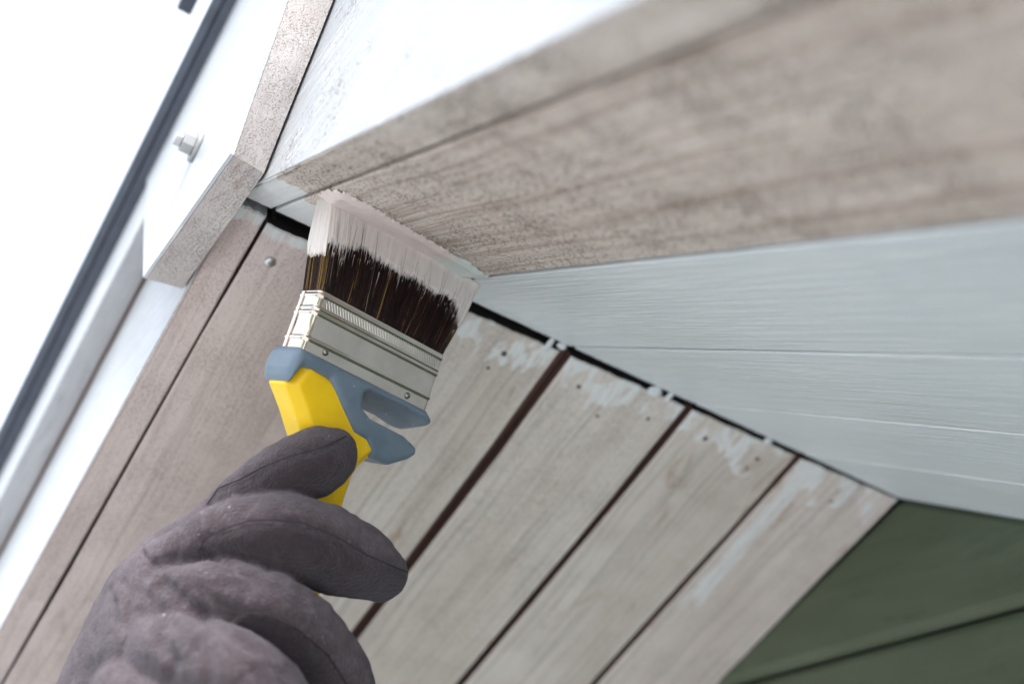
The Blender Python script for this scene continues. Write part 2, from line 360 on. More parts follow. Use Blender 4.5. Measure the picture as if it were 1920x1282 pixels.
tu = [slope_pt(-1, trim_end(HB)+.004, HB-.0012), slope_pt(-1, LEN, HB-.0012), slope_pt(-1, LEN, HB-.0002), slope_pt(-1, trim_end(HB)+.004, HB-.0002)]
part(prism('trim_underside', gable_poly(tu, -.0355), gable_poly(tu, YF-.0012), M_trim_under, None))
tj = [slope_pt(-1, trim_end(HB)+.004, HB-.004), slope_pt(-1, LEN, HB-.004), slope_pt(-1, LEN, HB-.0014), slope_pt(-1, trim_end(HB)+.004, HB-.0014)]
part(prism('joint_bead', gable_poly(tj, YF-.0026), gable_poly(tj, YF-.0008), M_tongue, None))
tb = [slope_pt(1, .20, HB), slope_pt(1, LEN, HB), slope_pt(1, LEN, .205), slope_pt(1, .12, .205)]
part(prism('trim_board', gable_poly(tb, -.0365), gable_poly(tb, YF-.0008), M_white, None, bev=.0008))
for side in (-1, 1):
    a0 = slope_pt(side, -.213*TT, .213); a1 = slope_pt(side, LEN, .213)
    nseg = 16; pts = [(a0[0]+(a1[0]-a0[0])*k/nseg, -.0462, a0[1]+(a1[1]-a0[1])*k/nseg) for k in range(nseg+1)]
    part(tube('drip_edge', pts, .0050, M_metal_edge, None, 14))
    sh = band(side, .206, .214, LEN+.02)
    part(prism('roof_sheet', gable_poly(sh, -.044), gable_poly(sh, 1.6), M_metal_edge, None))
    rc = [slope_pt(side, -.09, .272), slope_pt(side, .016, .272), slope_pt(side, .016, .284), slope_pt(side, -.14, .284)]
    part(prism('ridge_flashing', gable_poly(rc, -.064), gable_poly(rc, -.0535), M_metal_edge, None, bev=.001))
    rk = [slope_pt(side, -.11, .2145), slope_pt(side, -.085, .2145), slope_pt(side, -.085, .284), slope_pt(side, -.14, .284)]
    part(prism('ridge_cap', gable_poly(rk, -.0533), gable_poly(rk, 1.6), M_metal_edge, None, bev=.001))
# apex plate with its bolt
top = [(-.26, 2.905), (-.10, 2.93), (.0, 2.93), (.09, 2.88)]
pf = [PF[3], PF[2], PF[1], PF[7], PF[0]] + [(PF[0][0]+.006, 2.83), (.07, 2.90), (-.06, 2.915), (PF[6][0]-.02, PF[6][1]+.026), PF[6], PF[5], PF[4]]
pb = [PB[3], PB[2], PB[1], PB[5], PB[0], (PB[0][0]+.006, 2.82), (.07, 2.90), (-.06, 2.915), (PF[6][0]-.02, PF[6][1]+.026), PF[6], (PF[5][0]+.004, PF[5][1]), PB[4]]
def apex_plate():
    n = len(pf); skin = .0016
    face = prism('apex_plate', gable_poly(pf, YPF), gable_poly(pf, YPF+skin), M_white, None); part(face)
    face['label'] = 'white bolted cover plate at the gable peak'
    body0 = gable_poly([(x*.9985, ZR+(z-ZR)*.999) for x, z in pf], YPF+skin+.0002); body1 = gable_poly(pb, YPB)
    o = prism('plate_edge', body0, body1, M_plate_edge, None, smooth=True); sub(o, face)
    o['label'] = 'weathered bare edge of the cover plate'
    # bolt: washer, hex nut, shank
    bx, bz = [-0.03388, 2.74375]
    def disc(name, r, y0, y1, n_, mat):
        p0 = [(bx+r*math.cos(6.2832*k/n_+.3), y0, bz+r*math.sin(6.2832*k/n_+.3)) for k in range(n_)]; p1 = [(x, y1, z) for x, _, z in p0]
        return sub(prism(name, p0, p1, mat, None, bev=.0004), face)
    disc('washer', .0086, YPF-.0003, YPF-.0022, 28, M_bolt)
    disc('nut', .0060, YPF-.0024, YPF-.0085, 6, M_bolt)
    disc('bolt_end', .0036, YPF-.0087, YPF-.0125, 16, M_zinc)
apex_plate()
# ------------------------------------------------------------------ gable wall of green boards
wall = thing('gable_wall', 'dark green horizontal lap siding of the gable wall under the soffit', 'wall', Matrix.Translation((0, YW, 0)))
edges = [2.70-.0005, 2.6063]
while edges[-1] > .05: edges.append(edges[-1]-.118)
edges[-1] = 0.0
HWALL = 1.05
for i in range(len(edges)-1):
    z1, z0 = edges[i], edges[i+1]
    lap = .006
    hw = lambda z: min(HWALL, (ZR - z)/math.tan(TH) + .004)
    zz1 = z1 - (.0016 if i else 0)
    # board face leans out towards its lower edge; a shadow joint under it
    p0 = [(-hw(z0), YW-.004, z0), (hw(z0), YW-.004, z0), (hw(zz1), YW+.0012, zz1), (-hw(zz1), YW+.0012, zz1)]
    p1 = [(x, YW+.022, z) for x, _, z in p0]
    if i == 0: p0[2] = (.004, YW+.0012, zz1); p0[3] = (-.004, YW+.0012, zz1); p1[2] = (.004, YW+.022, zz1); p1[3] = (-.004, YW+.022, zz1)
    o = prism('siding_board', p0, p1, M_green, None, bev=.0055); sub(o, wall)
bk = [(-HWALL, 0), (HWALL, 0), (HWALL, ZR-HWALL*math.tan(TH)-.002), (0, ZR-.004), (-HWALL, ZR-HWALL*math.tan(TH)-.002)]
sub(prism('wall_core', gable_poly(bk, YW+.0225), gable_poly(bk, YW+1.1), M_deck, None), wall)
roof['kind'] = 'thing'; wall['kind'] = 'thing'
# ------------------------------------------------------------------ paint brush
BM = Matrix([[-0.263262, 0.362939, 0.89385, 0.032627], [0.959354, 0.000861, 0.282205, 0.052085], [0.101654, 0.931813, -0.348413, 2.637435], [0.0, 0.0, 0.0, 1.0]])
brush = thing('paint_brush', 'paint brush with yellow and blue grey handle pressed against the soffit board', 'paint brush', BM)
def bpart(o, p=None): o.parent = p or brush; return o
mm = .001
# ferrule: rounded rectangle swept down, with rolled beads
def rrect(hw, ht, r, n=10):
    pts = []
    for cx, cy, a0 in ((hw-r, ht-r, 0), (-hw+r, ht-r, 90), (-hw+r, -ht+r, 180), (hw-r, -ht+r, 270)):
        for k in range(n+1):
            a = math.radians(a0+90*k/n); pts.append((cx+r*math.cos(a), cy+r*math.sin(a)))
        if n > 6:
            ax, ay = pts[-1]; cx2, cy2 = {0: (-hw+r, ht), 90: (-hw, -ht+r), 180: (hw-r, -ht), 270: (hw, ht-r)}[a0]
            for q in (.004, .02, .06, .15, .3, .5, .7, .85, .94, .98, .996): pts.append((ax+(cx2-ax)*q, ay+(cy2-ay)*q))
    return pts
def bead(v, c, w, h): return h*max(0, 1-((v-c)/w)**2)**2
vs_ = [0, -.2, -.6] + [-.8-.22*k for k in range(132)]
rows = []
for v_ in vs_:
    o_ = -.25 if v_ > -.1 else 0
    o_ += bead(v_, -2.2, 1.2, .4)+bead(v_, -8.2, 1.0, .3)+bead(v_, -10.3, 1.2, .4)+bead(v_, -22.2, 1.3, .42)-bead(v_, -16, 5, .12)
    rows.append([(x, v_, z) for x, z in rrect(39.0+o_, 8.6+o_, 3.2)])
nr = len(rows[0]); V = [tuple(c*mm for c in p) for r in rows for p in r]; Fq = []
for i in range(len(rows)-1):
    for k in range(nr): Fq.append((i*nr+k, i*nr+(k+1) % nr, (i+1)*nr+(k+1) % nr, (i+1)*nr+k))
inner = [(x*mm*.985, -1.2*mm, z*mm*.93) for x, _, z in rows[0]]; b0 = len(V); V += inner
for k in range(nr): Fq.append((k, b0+k, b0+(k+1) % nr, (k+1) % nr))
t = NT('tinned_steel_ferrule'); ox = t.xyz(); sc = t.noise(t.obj((300, 20, 300), False), 1, 4); sm = t.noise(t.obj((1, 1, 1), False), 70, 5)
hat = t.math('SINE', t.math('MULTIPLY', t.math('ADD', ox[0], t.math('MULTIPLY', ox[1], .55)), 3900))
band = t.math('MULTIPLY', t.ramp(ox[1], -.0074, -.0070), t.ramp(ox[1], -.0034, -.0030, 1, 0)); band = t.math('MULTIPLY', band, t.ramp(t.math('ABSOLUTE', ox[0]), .0345, .035, 1, 0))
hh = t.math('ADD', t.math('MULTIPLY', hat, band), t.math('MULTIPLY', sm, .0))
M_fer = t.out(Base_Color=t.mix(t.ramp(sm, .4, .75), (.70, .635, .575), (.60, .54, .485)), Metallic=1.0, Roughness=t.ramp(t.math('ADD', sc, t.math('MULTIPLY', sm, .5)), .5, 1.0, .05, .16), Normal=t.bump(hh, .00012, .7))
fer = bpart(link('ferrule', mesh('ferrule', V, Fq, True), M_fer))
fs = boxm('ferrule_seam', -.0397, -.0390, -.0275, -.0006, -.0052, -.0030, M_fer, None, bev=.0002); fs.parent = fer
for u, v_ in ((-26.5, -24.6), (24.2, -25.9)):
    for z_ in (1, -1):
        n0 = 14; vv = []; ff = []
        for j in range(6):
            a = math.pi/2*j/5
            for k in range(n0): vv.append((1.55*math.cos(a)*math.cos(6.2832*k/n0), 1.55*math.cos(a)*math.sin(6.2832*k/n0), z_*1.3*math.sin(a)))
        for j in range(5):
            for k in range(n0): ff.append((j*n0+k, j*n0+(k+1) % n0, (j+1)*n0+(k+1) % n0, (j+1)*n0+k))
        o = link('rivet', mesh('rivet', [(a*mm, b*mm, c*mm) for a, b, c in vv], ff, True), plain('rivet_steel', (.30, .29, .28), .28, 1.0) if not bpy.data.materials.get('rivet_steel') else bpy.data.materials['rivet_steel'])
        o.location = (u*mm, v_*mm, z_*8.6*mm); o.parent = fer
# bristles
LB = 41.3; FL = 1.235
def hw_at(v): q = max(0, min(1, v/LB)); return 38.2 + (38.2*FL-38.2)*q**.9
def ht_at(v): q = max(0, min(1, v/LB)); return 7.8*(1-q) + 4.6*q + 1.4*math.sin(math.pi*q)
def hairs(N):
    V = []; F = []; MI = []; nseg = 7
    for i in range(N):
        rim = random.random() < .72
        if rim:
            per = random.random()*2
            if per < 1.55: a = random.uniform(-1, 1); b = random.choice((1, 1, 1, -1))*random.uniform(.86, 1.04)
            else: a = random.choice((-1, 1))*random.uniform(.95, 1.01); b = random.uniform(-1, 1)
        else: a = random.uniform(-1, 1); b = random.uniform(-.9, .9)
        if abs(a) > .94: b = max(-.8, min(.8, b))
        tipv = random.uniform(30, 40.3); stray = random.random() < .05
        a1 = a + random.gauss(0, .012 if not stray else .05); b1 = b + random.gauss(0, .05 if not stray else .2)
        bow = random.gauss(0, .35 if not stray else 1.4); bowz = random.gauss(0, .25)
        if abs(a) > .9: bow *= .25; a1 = a + random.gauss(0, .004)
        r0 = random.uniform(.07, .125)
        w = random.random(); gold = .05 + (.25 if a < -.96 else 0)  # more gold hairs at the left edge: its lit look put into colour
        mi = 2 if w < gold*.5 else (3 if w < gold*.55+.004 else (1 if w < gold*.55+.30 else 0))
        if mi > 1: r0 *= 1.15; bow = random.gauss(0, 1.0 if abs(a) < .88 else .15); bowz += .15*math.copysign(1, b)
        base = len(V)
        for s in range(nseg+1):
            q = s/nseg; v_ = -1.4 + (tipv+1.4)*q
            x = (a+(a1-a)*q)*hw_at(v_) + bow*math.sin(math.pi*q); z = (b+(b1-b)*q)*ht_at(v_) + bowz*math.sin(math.pi*q)
            rr = r0*(1-.55*q)
            for k in range(3):
                an = 2.0944*k; V.append(((x+rr*math.cos(an))*mm, v_*mm, (z+rr*math.sin(an))*mm))
        for s in range(nseg):
            for k in range(3): F.append((base+s*3+k, base+s*3+(k+1) % 3, base+s*3+3+(k+1) % 3, base+s*3+3+k))
        MI += [mi]*(nseg*3)
    return V, F, MI
V, Fh, MI = hairs(11000)
# dark core of the tuft so that no light shows through it
cb = len(V); cr = []
for v_ in (-1.3, 8, 18, 28, 37):
    for x, z in rrect(hw_at(v_)*.93, ht_at(v_)*.80, 2.0*ht_at(v_)/8, 4): V.append((x*mm, v_*mm, z*mm))
nc = len(rrect(1, 1, .2, 4))
for j in range(4):
    for k in range(nc): Fh.append((cb+j*nc+k, cb+j*nc+(k+1) % nc, cb+(j+1)*nc+(k+1) % nc, cb+(j+1)*nc+k)); MI.append(0)
Fh.append(tuple(cb+4*nc+k for k in range(nc))); MI.append(0)
me = mesh('bristles', V, Fh, True)
for nm, c in (('bristle_black', (.017, .0095, .010)), ('bristle_brown', (.075, .030, .022)), ('bristle_gold', (.60, .38, .12)), ('bristle_pale', (.5, .45, .38))):
    t = NT(nm); me.materials.append(t.out(Base_Color=t.mix(t.noise(t.obj((900, 60, 900), False), 1, 2), c, tuple(x*.6 for x in c)), Roughness=.55, Specular_IOR_Level=.3))
me.polygons.foreach_set('material_index', MI)
br = bpart(link('bristles', me)); br['kind'] = 'stuff'
# wet paint loaded on the bristle tips
EDGE = [(-51.5, 14.6), (-49.2, 17.4), (-46.2, 21.7), (-42.1, 20.1), (-34.8, 22.6), (-26.4, 26.1), (-19.7, 24.8), (-11.3, 24.8), (-.9, 24.4), (7.8, 26.0), (21.3, 24.9), (31, 27.2), (37, 26.2), (40.6, 23.5), (45.7, 16.3), (60, 12)]
NP, NV = 1100, 30
per = []
base_rr = rrect(1, 1, .001, 1)
def ring(v, off):
    hw, ht = hw_at(v)+off, ht_at(v)+off; return hw, ht
ss = np.linspace(0, 1, NP, endpoint=False)
fine = rng.normal(0, 1, NP)
def smooth1(a, k):
    ker = np.ones(k)/k; return np.convolve(np.concatenate([a[-k:], a, a[:k]]), ker, 'same')[k:-k]
strk = smooth1(rng.normal(0, 1, NP), 7)*1.3 + smooth1(rng.normal(0, 1, NP), 21)*3.0 + smooth1(rng.normal(0, 1, NP), 61)*4.0
strk2 = smooth1(rng.normal(0, 1, NP), 5)*1.2 + smooth1(rng.normal(0, 1, NP), 27)*3.0
jag = smooth1(fine, 5)*.7 + smooth1(rng.normal(0, 1, NP), 35)*2.2
V = []; Fp = []
for i, s in enumerate(ss):
    an = 2*math.pi*s; ca, sa = math.cos(an), math.sin(an)
    ex = 7.0
    X = math.copysign(abs(ca)**(2/ex*1.0), ca); Z = math.copysign(abs(sa)**(2/ex*1.0), sa)
    # arc-length friendly superellipse: re-parametrise along the long faces
    u = 4*s % 4
    if s < .44: X, Z = 1-2*s/.44, 1
    elif s < .5: X, Z = -1, 1-2*(s-.44)/.06
    elif s < .94: X, Z = -1+2*(s-.5)/.44, -1
    else: X, Z = 1, -1+2*(s-.94)/.06
    # round the corners
    if abs(X) > .955: Zr = Z*(1-((abs(X)-.955)/.045)**2*.16) if abs(Z) == 1 else Z*.84; Z = Zr
    ve = float(np.interp(X*47.5, [e[0] for e in EDGE], [e[1] for e in EDGE])) + jag[i]
    if X <= -.999: ve = 15 + jag[i]*1.2
    if X >= .999: ve = 15 + jag[i]
    for j in range(NV+1):
        q = j/NV; v_ = ve + (LB+.2-ve)*q
        fade = min(1, q*5); th = .12 + .85*fade + (strk[i]*.30*(1-q*.6) + strk2[i]*.18*math.sin(3*q))*fade*.45*(1.3 if X < -.75 else .22)
        hw, ht = hw_at(v_)+.2, ht_at(v_)+.1
        x = X*hw + math.copysign(min(abs(X)**6, 1)*th, X); z = Z*ht + (th*math.copysign(1, Z) if abs(Z) > .3 else th*Z)
        # the tips splay where they press on the board
        sp = max(0, q-.78)/.22; z += math.copysign(sp**2*1.6, Z)*abs(Z)
        V.append((x*mm, v_*mm, z*mm))
for i in range(NP):
    i2 = (i+1) % NP
    for j in range(NV): Fp.append((i*(NV+1)+j, i*(NV+1)+j+1, i2*(NV+1)+j+1, i2*(NV+1)+j))
Fp.append(tuple(i*(NV+1)+NV for i in range(NP)))
# ragged tails of paint running down single hairs
for k_ in range(420):
    X = random.uniform(-.985, .985) if k_ < 340 else random.uniform(-1, -.8); Zs = 1 if random.random() < .8 else -1
    ve = float(np.interp(X*47.5, [e[0] for e in EDGE], [e[1] for e in EDGE])) + random.uniform(-.5, 1.5); ln = random.expovariate(1/1.8)+.8
    if k_ % 9 == 0: ve -= random.uniform(2, 7); ln *= .6
    w_ = random.uniform(.10, .28); x0 = X*hw_at(ve); z0 = Zs*(ht_at(ve)+.45); z1 = Zs*(ht_at(ve-ln)+.30); b0 = len(V)
    x1 = X*hw_at(ve-ln) + random.gauss(0, .15)
    V += [((x0-w_)*mm, (ve+1.5)*mm, z0*mm), ((x0+w_)*mm, (ve+1.5)*mm, z0*mm), (x0*mm, (ve+1.5)*mm, (z0+Zs*.25)*mm), (x1*mm, (ve-ln)*mm, z1*mm)]
    Fp += [(b0, b0+2, b0+3), (b0+2, b0+1, b0+3), (b0, b0+3, b0+1)]
t = NT('wet_cream_paint'); pn = t.noise(t.obj((260, 30, 260), False), 1, 4, .6); pg = t.noise(t.obj((420, 26, 420), False), 1, 3, .6)
pc = t.mix(t.ramp(pn, .35, .7), (.73, .675, .65), (.65, .595, .57)); pc = t.mix(t.ramp(pg, .66, .76, 0, .14), pc, (.25, .20, .18))
M_wet = t.out(Base_Color=pc, Roughness=.17, Subsurface_Weight=.12, Subsurface_Radius=(.003, .002, .0015), Subsurface_Scale=.5, Normal=t.bump(t.math('ADD', pn, t.math('MULTIPLY', pg, .6)), .0004, .25))
pc_o = bpart(link('paint_coat', mesh('paint_coat', V, Fp, True), M_wet)); pc_o['label'] = 'wet white paint on the bristle tips'
# handle: yellow core and blue grey rubber, both carved as rounded solids
def solid(name, fn, lo, hi, h, mat, parent):
    ax = [np.arange(lo[k], hi[k]+h, h) for k in range(3)]
    X, Y, Z = np.meshgrid(*ax, indexing='ij'); D = fn(X, Y, Z)
    V, Q = surface_net(D, lo, h); o = link(name, mesh(name, V*mm, Q, True), mat, parent); return o
def extr(d2, z, half, r):
    """rounded extrusion"""
    a = d2 + r; b = np.abs(z) - half + r
    return np.minimum(np.maximum(a, b), 0) + np.sqrt(np.maximum(a, 0)**2 + np.maximum(b, 0)**2) - r
YEL = [(-34, -30), (-39.5, -44), (-29.5, -53.5), (-20, -64), (-15.5, -73), (-12.5, -84), (-10.5, -100), (-7, -123), (-5, -150), (1, -166), (14, -168), (21, -152), (15.5, -123), (12.5, -98), (10.8, -80), (10.6, -70), (12, -64.5), (15.3, -60.1), (19.6, -56.4), (20.8, -52.6), (15, -46), (-5, -38), (-19, -32)]
RUB = [(-40, -27.4), (37, -28.6), (41.5, -31.5), (43, -35), (41, -38.5), (36, -41), (31, -44), (38.2, -47), (39.2, -50), (36, -53.5), (26, -59.6), (14.5, -59.4), (8, -54), (0, -53), (-18, -38), (-21.5, -35), (-35.5, -34.8), (-38, -40), (-39.2, -43.4), (-40.8, -41.0), (-41.9, -37.5), (-41.9, -33), (-41.2, -29.5)]
SLOT = [(-1.5, -34), (1.5, -31.4), (24, -31.2), (37, -33.0), (60, -37), (60, -44.2), (30, -43.9), (6, -42.9), (0, -40)]
def f_yel(X, Y, Z):
    d = poly_sdf(YEL, X, Y); thick = 10.3 - 1.6*np.clip((-Y-60)/60, 0, 1)
    ch = (d + np.abs(Z) - thick + 4.2)*.7071          # chamfered long edges
    return np.maximum(extr(d, Z, thick, 2.2), ch)
def f_rub(X, Y, Z):
    d = poly_sdf(RUB, X, Y)
    half = 11.9 - .9*np.clip((-Y-44)/14, 0, 1)
    e = extr(d, Z, half, 3.8)
    s = poly_sdf(SLOT, X, Y + .27*(12 - Z))
    e = -smin(-e, s - .2, 2.2)
    hol = np.maximum(np.maximum(np.abs(X) - 39.0, np.abs(Z) - 8.7), -(Y + 28.9))   # seat of the ferrule
    return np.maximum(e, -hol)
t = NT('yellow_plastic'); yn = t.noise(t.obj((1, 1, 1), False), 90, 5); ysp = t.ramp(t.noise(t.obj((1, 1, 1), False), 420, 2), .71, .74, 0, .8)
M_yel = t.out(Base_Color=t.mix(ysp, t.mix(t.ramp(yn, .35, .7), (.93, .60, .001), (.88, .55, .001)), (.75, .68, .45)), Roughness=t.ramp(yn, .3, .7, .32, .48), Normal=t.bump(yn, .0004, .3), Subsurface_Weight=.05, Subsurface_Scale=.5)
t = NT('blue_grey_rubber'); yn = t.noise(t.obj((1, 1, 1), False), 110, 5); ysp = t.ramp(t.noise(t.obj((1, 1, 1), False), 380, 2), .72, .75, 0, .8)
M_rub = t.out(Base_Color=t.mix(ysp, t.mix(t.ramp(yn, .35, .7), (.150, .205, .265), (.125, .175, .23)), (.6, .63, .65)), Roughness=.46, Normal=t.bump(yn, .0004, .3))
hd = solid('handle', f_yel, (-58, -174, -16), (46, -24, 16), .8, M_yel, brush)
hd['label'] = 'yellow plastic handle core'
gr_ = solid('rubber_grip', f_rub, (-58, -66, -16), (48, -23, 16), .7, M_rub, brush); gr_['label'] = 'blue grey rubber collar with a hooked slot'
# ------------------------------------------------------------------ wet paint ridge left on the board in front of the brush
OUT = [(71, 2.5), (84, 1.2), (95, 2.5), (96.2, 10), (94.5, 20), (91.5, 29), (89.0, 38.1), (86, 49), (83.4, 59), (80.5, 68), (78.1, 76.9), (76, 83), (73, 90), (66, 92.2), (52, 91.8), (40, 92), (34, 80), (45, 60), (55, 36), (64, 14)]
hx = .9; gx = np.arange(28, 102, hx); gy = np.arange(-4, 96, hx); GX, GY = np.meshgrid(gx, gy, indexing='ij')
dd = poly_sdf(OUT, GX, GY) + .55*np.sin(GY*.9+GX*.13)+.35*np.sin(GY*2.3+1)*np.sin(GX*1.1) + smooth1(rng.normal(0, 1, len(gy)), 2)[None, :]*.5
BL = [(p[0], p[1]) for p in OUT]
crest = np.exp(-((poly_sdf(OUT, GX, GY)+5.5)/3.2)**2)
Hh = np.clip(-dd, 0, 1.2)/1.2*.55 + crest*1.25*(dd < 0) + .12*np.sin(GX*1.3+GY*.4)*(dd < -1)
idx = -np.ones(GX.shape, int); V = []; Fw = []
keep = dd < hx*.8
for i, j in np.argwhere(keep): idx[i, j] = len(V); V.append((GX[i, j]*mm, -GY[i, j]*mm, (max(0, Hh[i, j])*mm if dd[i, j] < 0 else -.0003)))
for i in range(len(gx)-1):
    for j in range(len(gy)-1):
        q = (idx[i, j], idx[i+1, j], idx[i+1, j+1], idx[i, j+1])
        if min(q) >= 0: Fw.append(q[::-1])
t = NT('wet_paint_ridge'); pn = t.noise(t.obj((60, 160, 60), False), 1, 4); gq = t.ramp(t.math('ADD', t.n('SeparateXYZ', {0: t.tc.outputs['Object']}).outputs[1], t.math('MULTIPLY', pn, .012)), -.066, -.060, 1, 0)
M_ridge = t.out(Base_Color=t.mix(gq, t.mix(t.ramp(pn, .35, .7), (.72, .62, .60), (.66, .565, .545)), (.60, .66, .64)), Roughness=.28, Normal=t.bump(pn, .0006, .4))
wp = link('wet_paint', mesh('wet_paint', V, Fw, True), M_ridge); wp.matrix_world = MB @ Matrix.Translation((0, 0, .00025))
wp['label'] = 'pinkish white ridge of wet paint pushed up on the bare board by the bristles'; wp['category'] = 'paint'
# ------------------------------------------------------------------ gloved hand
GL = {'thumb': [[-0.01831, -0.00023, 2.52034, 0.01161], [-0.01378, 0.00369, 2.52558, 0.01103], [-0.00922, 0.00762, 2.53085, 0.01045], [-0.00446, 0.01176, 2.53621, 0.01036], [0.00078, 0.01621, 2.54189, 0.01117], [0.00622, 0.02087, 2.54766, 0.01248], [0.01116, 0.02564, 2.5529, 0.01363], [0.01551, 0.03088, 2.55748, 0.01452], [0.01936, 0.03623, 2.56152, 0.01523], [0.02229, 0.04056, 2.56477, 0.01538], [0.02381, 0.04309, 2.56685, 0.01465], [0.02437, 0.04456, 2.56811, 0.01333], [0.02494, 0.04603, 2.56938, 0.01202]], 'index': [[-0.01106, -0.00201, 2.50937, 0.01304], [-0.00513, 0.00141, 2.51418, 0.01292], [0.00079, 0.00484, 2.51899, 0.01281], [0.0059, 0.00878, 2.52294, 0.01304], [0.00984, 0.01351, 2.52564, 0.0139], [0.01299, 0.01879, 2.52749, 0.01511], [0.01565, 0.02443, 2.52882, 0.01619], [0.01794, 0.03042, 2.52967, 0.01705], [0.01975, 0.03679, 2.53, 0.01777], [0.02102, 0.04339, 2.53005, 0.01814], [0.0217, 0.05043, 2.52981, 0.01809], [0.02185, 0.05773, 2.52928, 0.01768], [0.02156, 0.06454, 2.52875, 0.01689], [0.0207, 0.07044, 2.52834, 0.01559], [0.01939, 0.07584, 2.52793, 0.01389], [0.01809, 0.08129, 2.52751, 0.01217]], 'middle': [[-0.01163, 0.00088, 2.49548, 0.01715], [-0.00378, 0.00473, 2.49736, 0.01623], [0.00402, 0.00851, 2.4992, 0.01532], [0.01041, 0.01282, 2.50024, 0.01473], [0.01492, 0.01796, 2.50013, 0.01463], [0.0181, 0.02367, 2.49925, 0.01484], [0.02024, 0.02964, 2.49803, 0.01512], [0.02154, 0.0358, 2.49666, 0.01543], [0.02182, 0.04226, 2.49494, 0.01582], [0.02077, 0.04904, 2.49265, 0.01614], [0.018, 0.0566, 2.48954, 0.01643], [0.01388, 0.06454, 2.48578, 0.01666], [0.00929, 0.07154, 2.48196, 0.01659], [0.00436, 0.07672, 2.4783, 0.01605], [-0.00108, 0.08087, 2.47459, 0.01519], [-0.00655, 0.08507, 2.47081, 0.01432]], 'ring': [[-0.01109, 0.00131, 2.48133, 0.01726], [-6e-05, 0.00484, 2.47877, 0.01645], [0.01086, 0.00816, 2.47622, 0.01567], [0.02002, 0.01165, 2.4737, 0.01517], [0.02717, 0.01543, 2.47128, 0.01512], [0.03264, 0.01949, 2.46889, 0.01534], [0.03583, 0.02408, 2.46635, 0.01558], [0.03637, 0.02961, 2.46353, 0.01585], [0.03465, 0.03583, 2.46049, 0.01616], [0.0312, 0.04195, 2.45727, 0.01621], [0.02557, 0.04767, 2.45384, 0.0158], [0.01814, 0.05332, 2.45014, 0.01511], [0.01067, 0.05906, 2.44631, 0.01439]], 'pinky': [[-0.00877, 0.00091, 2.46105, 0.01755], [0.00084, 0.00458, 2.45547, 0.01691], [0.01041, 0.008, 2.45003, 0.01629], [0.01779, 0.01167, 2.44537, 0.01581], [0.02239, 0.01585, 2.44189, 0.01558], [0.02481, 0.02048, 2.43907, 0.01549], [0.02467, 0.02566, 2.43611, 0.01526], [0.02095, 0.03168, 2.43264, 0.01477], [0.01465, 0.03841, 2.42889, 0.01412], [0.00832, 0.04527, 2.425, 0.01344]], 'palm': [[-0.02738, 0.00664, 2.50322, 0.025], [-0.03245, 0.00839, 2.49351, 0.02754], [-0.0375, 0.01013, 2.48385, 0.03007], [-0.04353, 0.01224, 2.47426, 0.03245], [-0.05083, 0.01491, 2.46484, 0.03499], [-0.05919, 0.01797, 2.45537, 0.03742], [-0.06882, 0.02126, 2.44528, 0.03873], [-0.08039, 0.0248, 2.43395, 0.03803], [-0.09332, 0.0286, 2.42188, 0.03615], [-0.10593, 0.03237, 2.41023, 0.03467], [-0.11747, 0.03599, 2.39968, 0.03428], [-0.12867, 0.03957, 2.38962, 0.03432], [-0.13997, 0.0432, 2.37938, 0.03437]]}
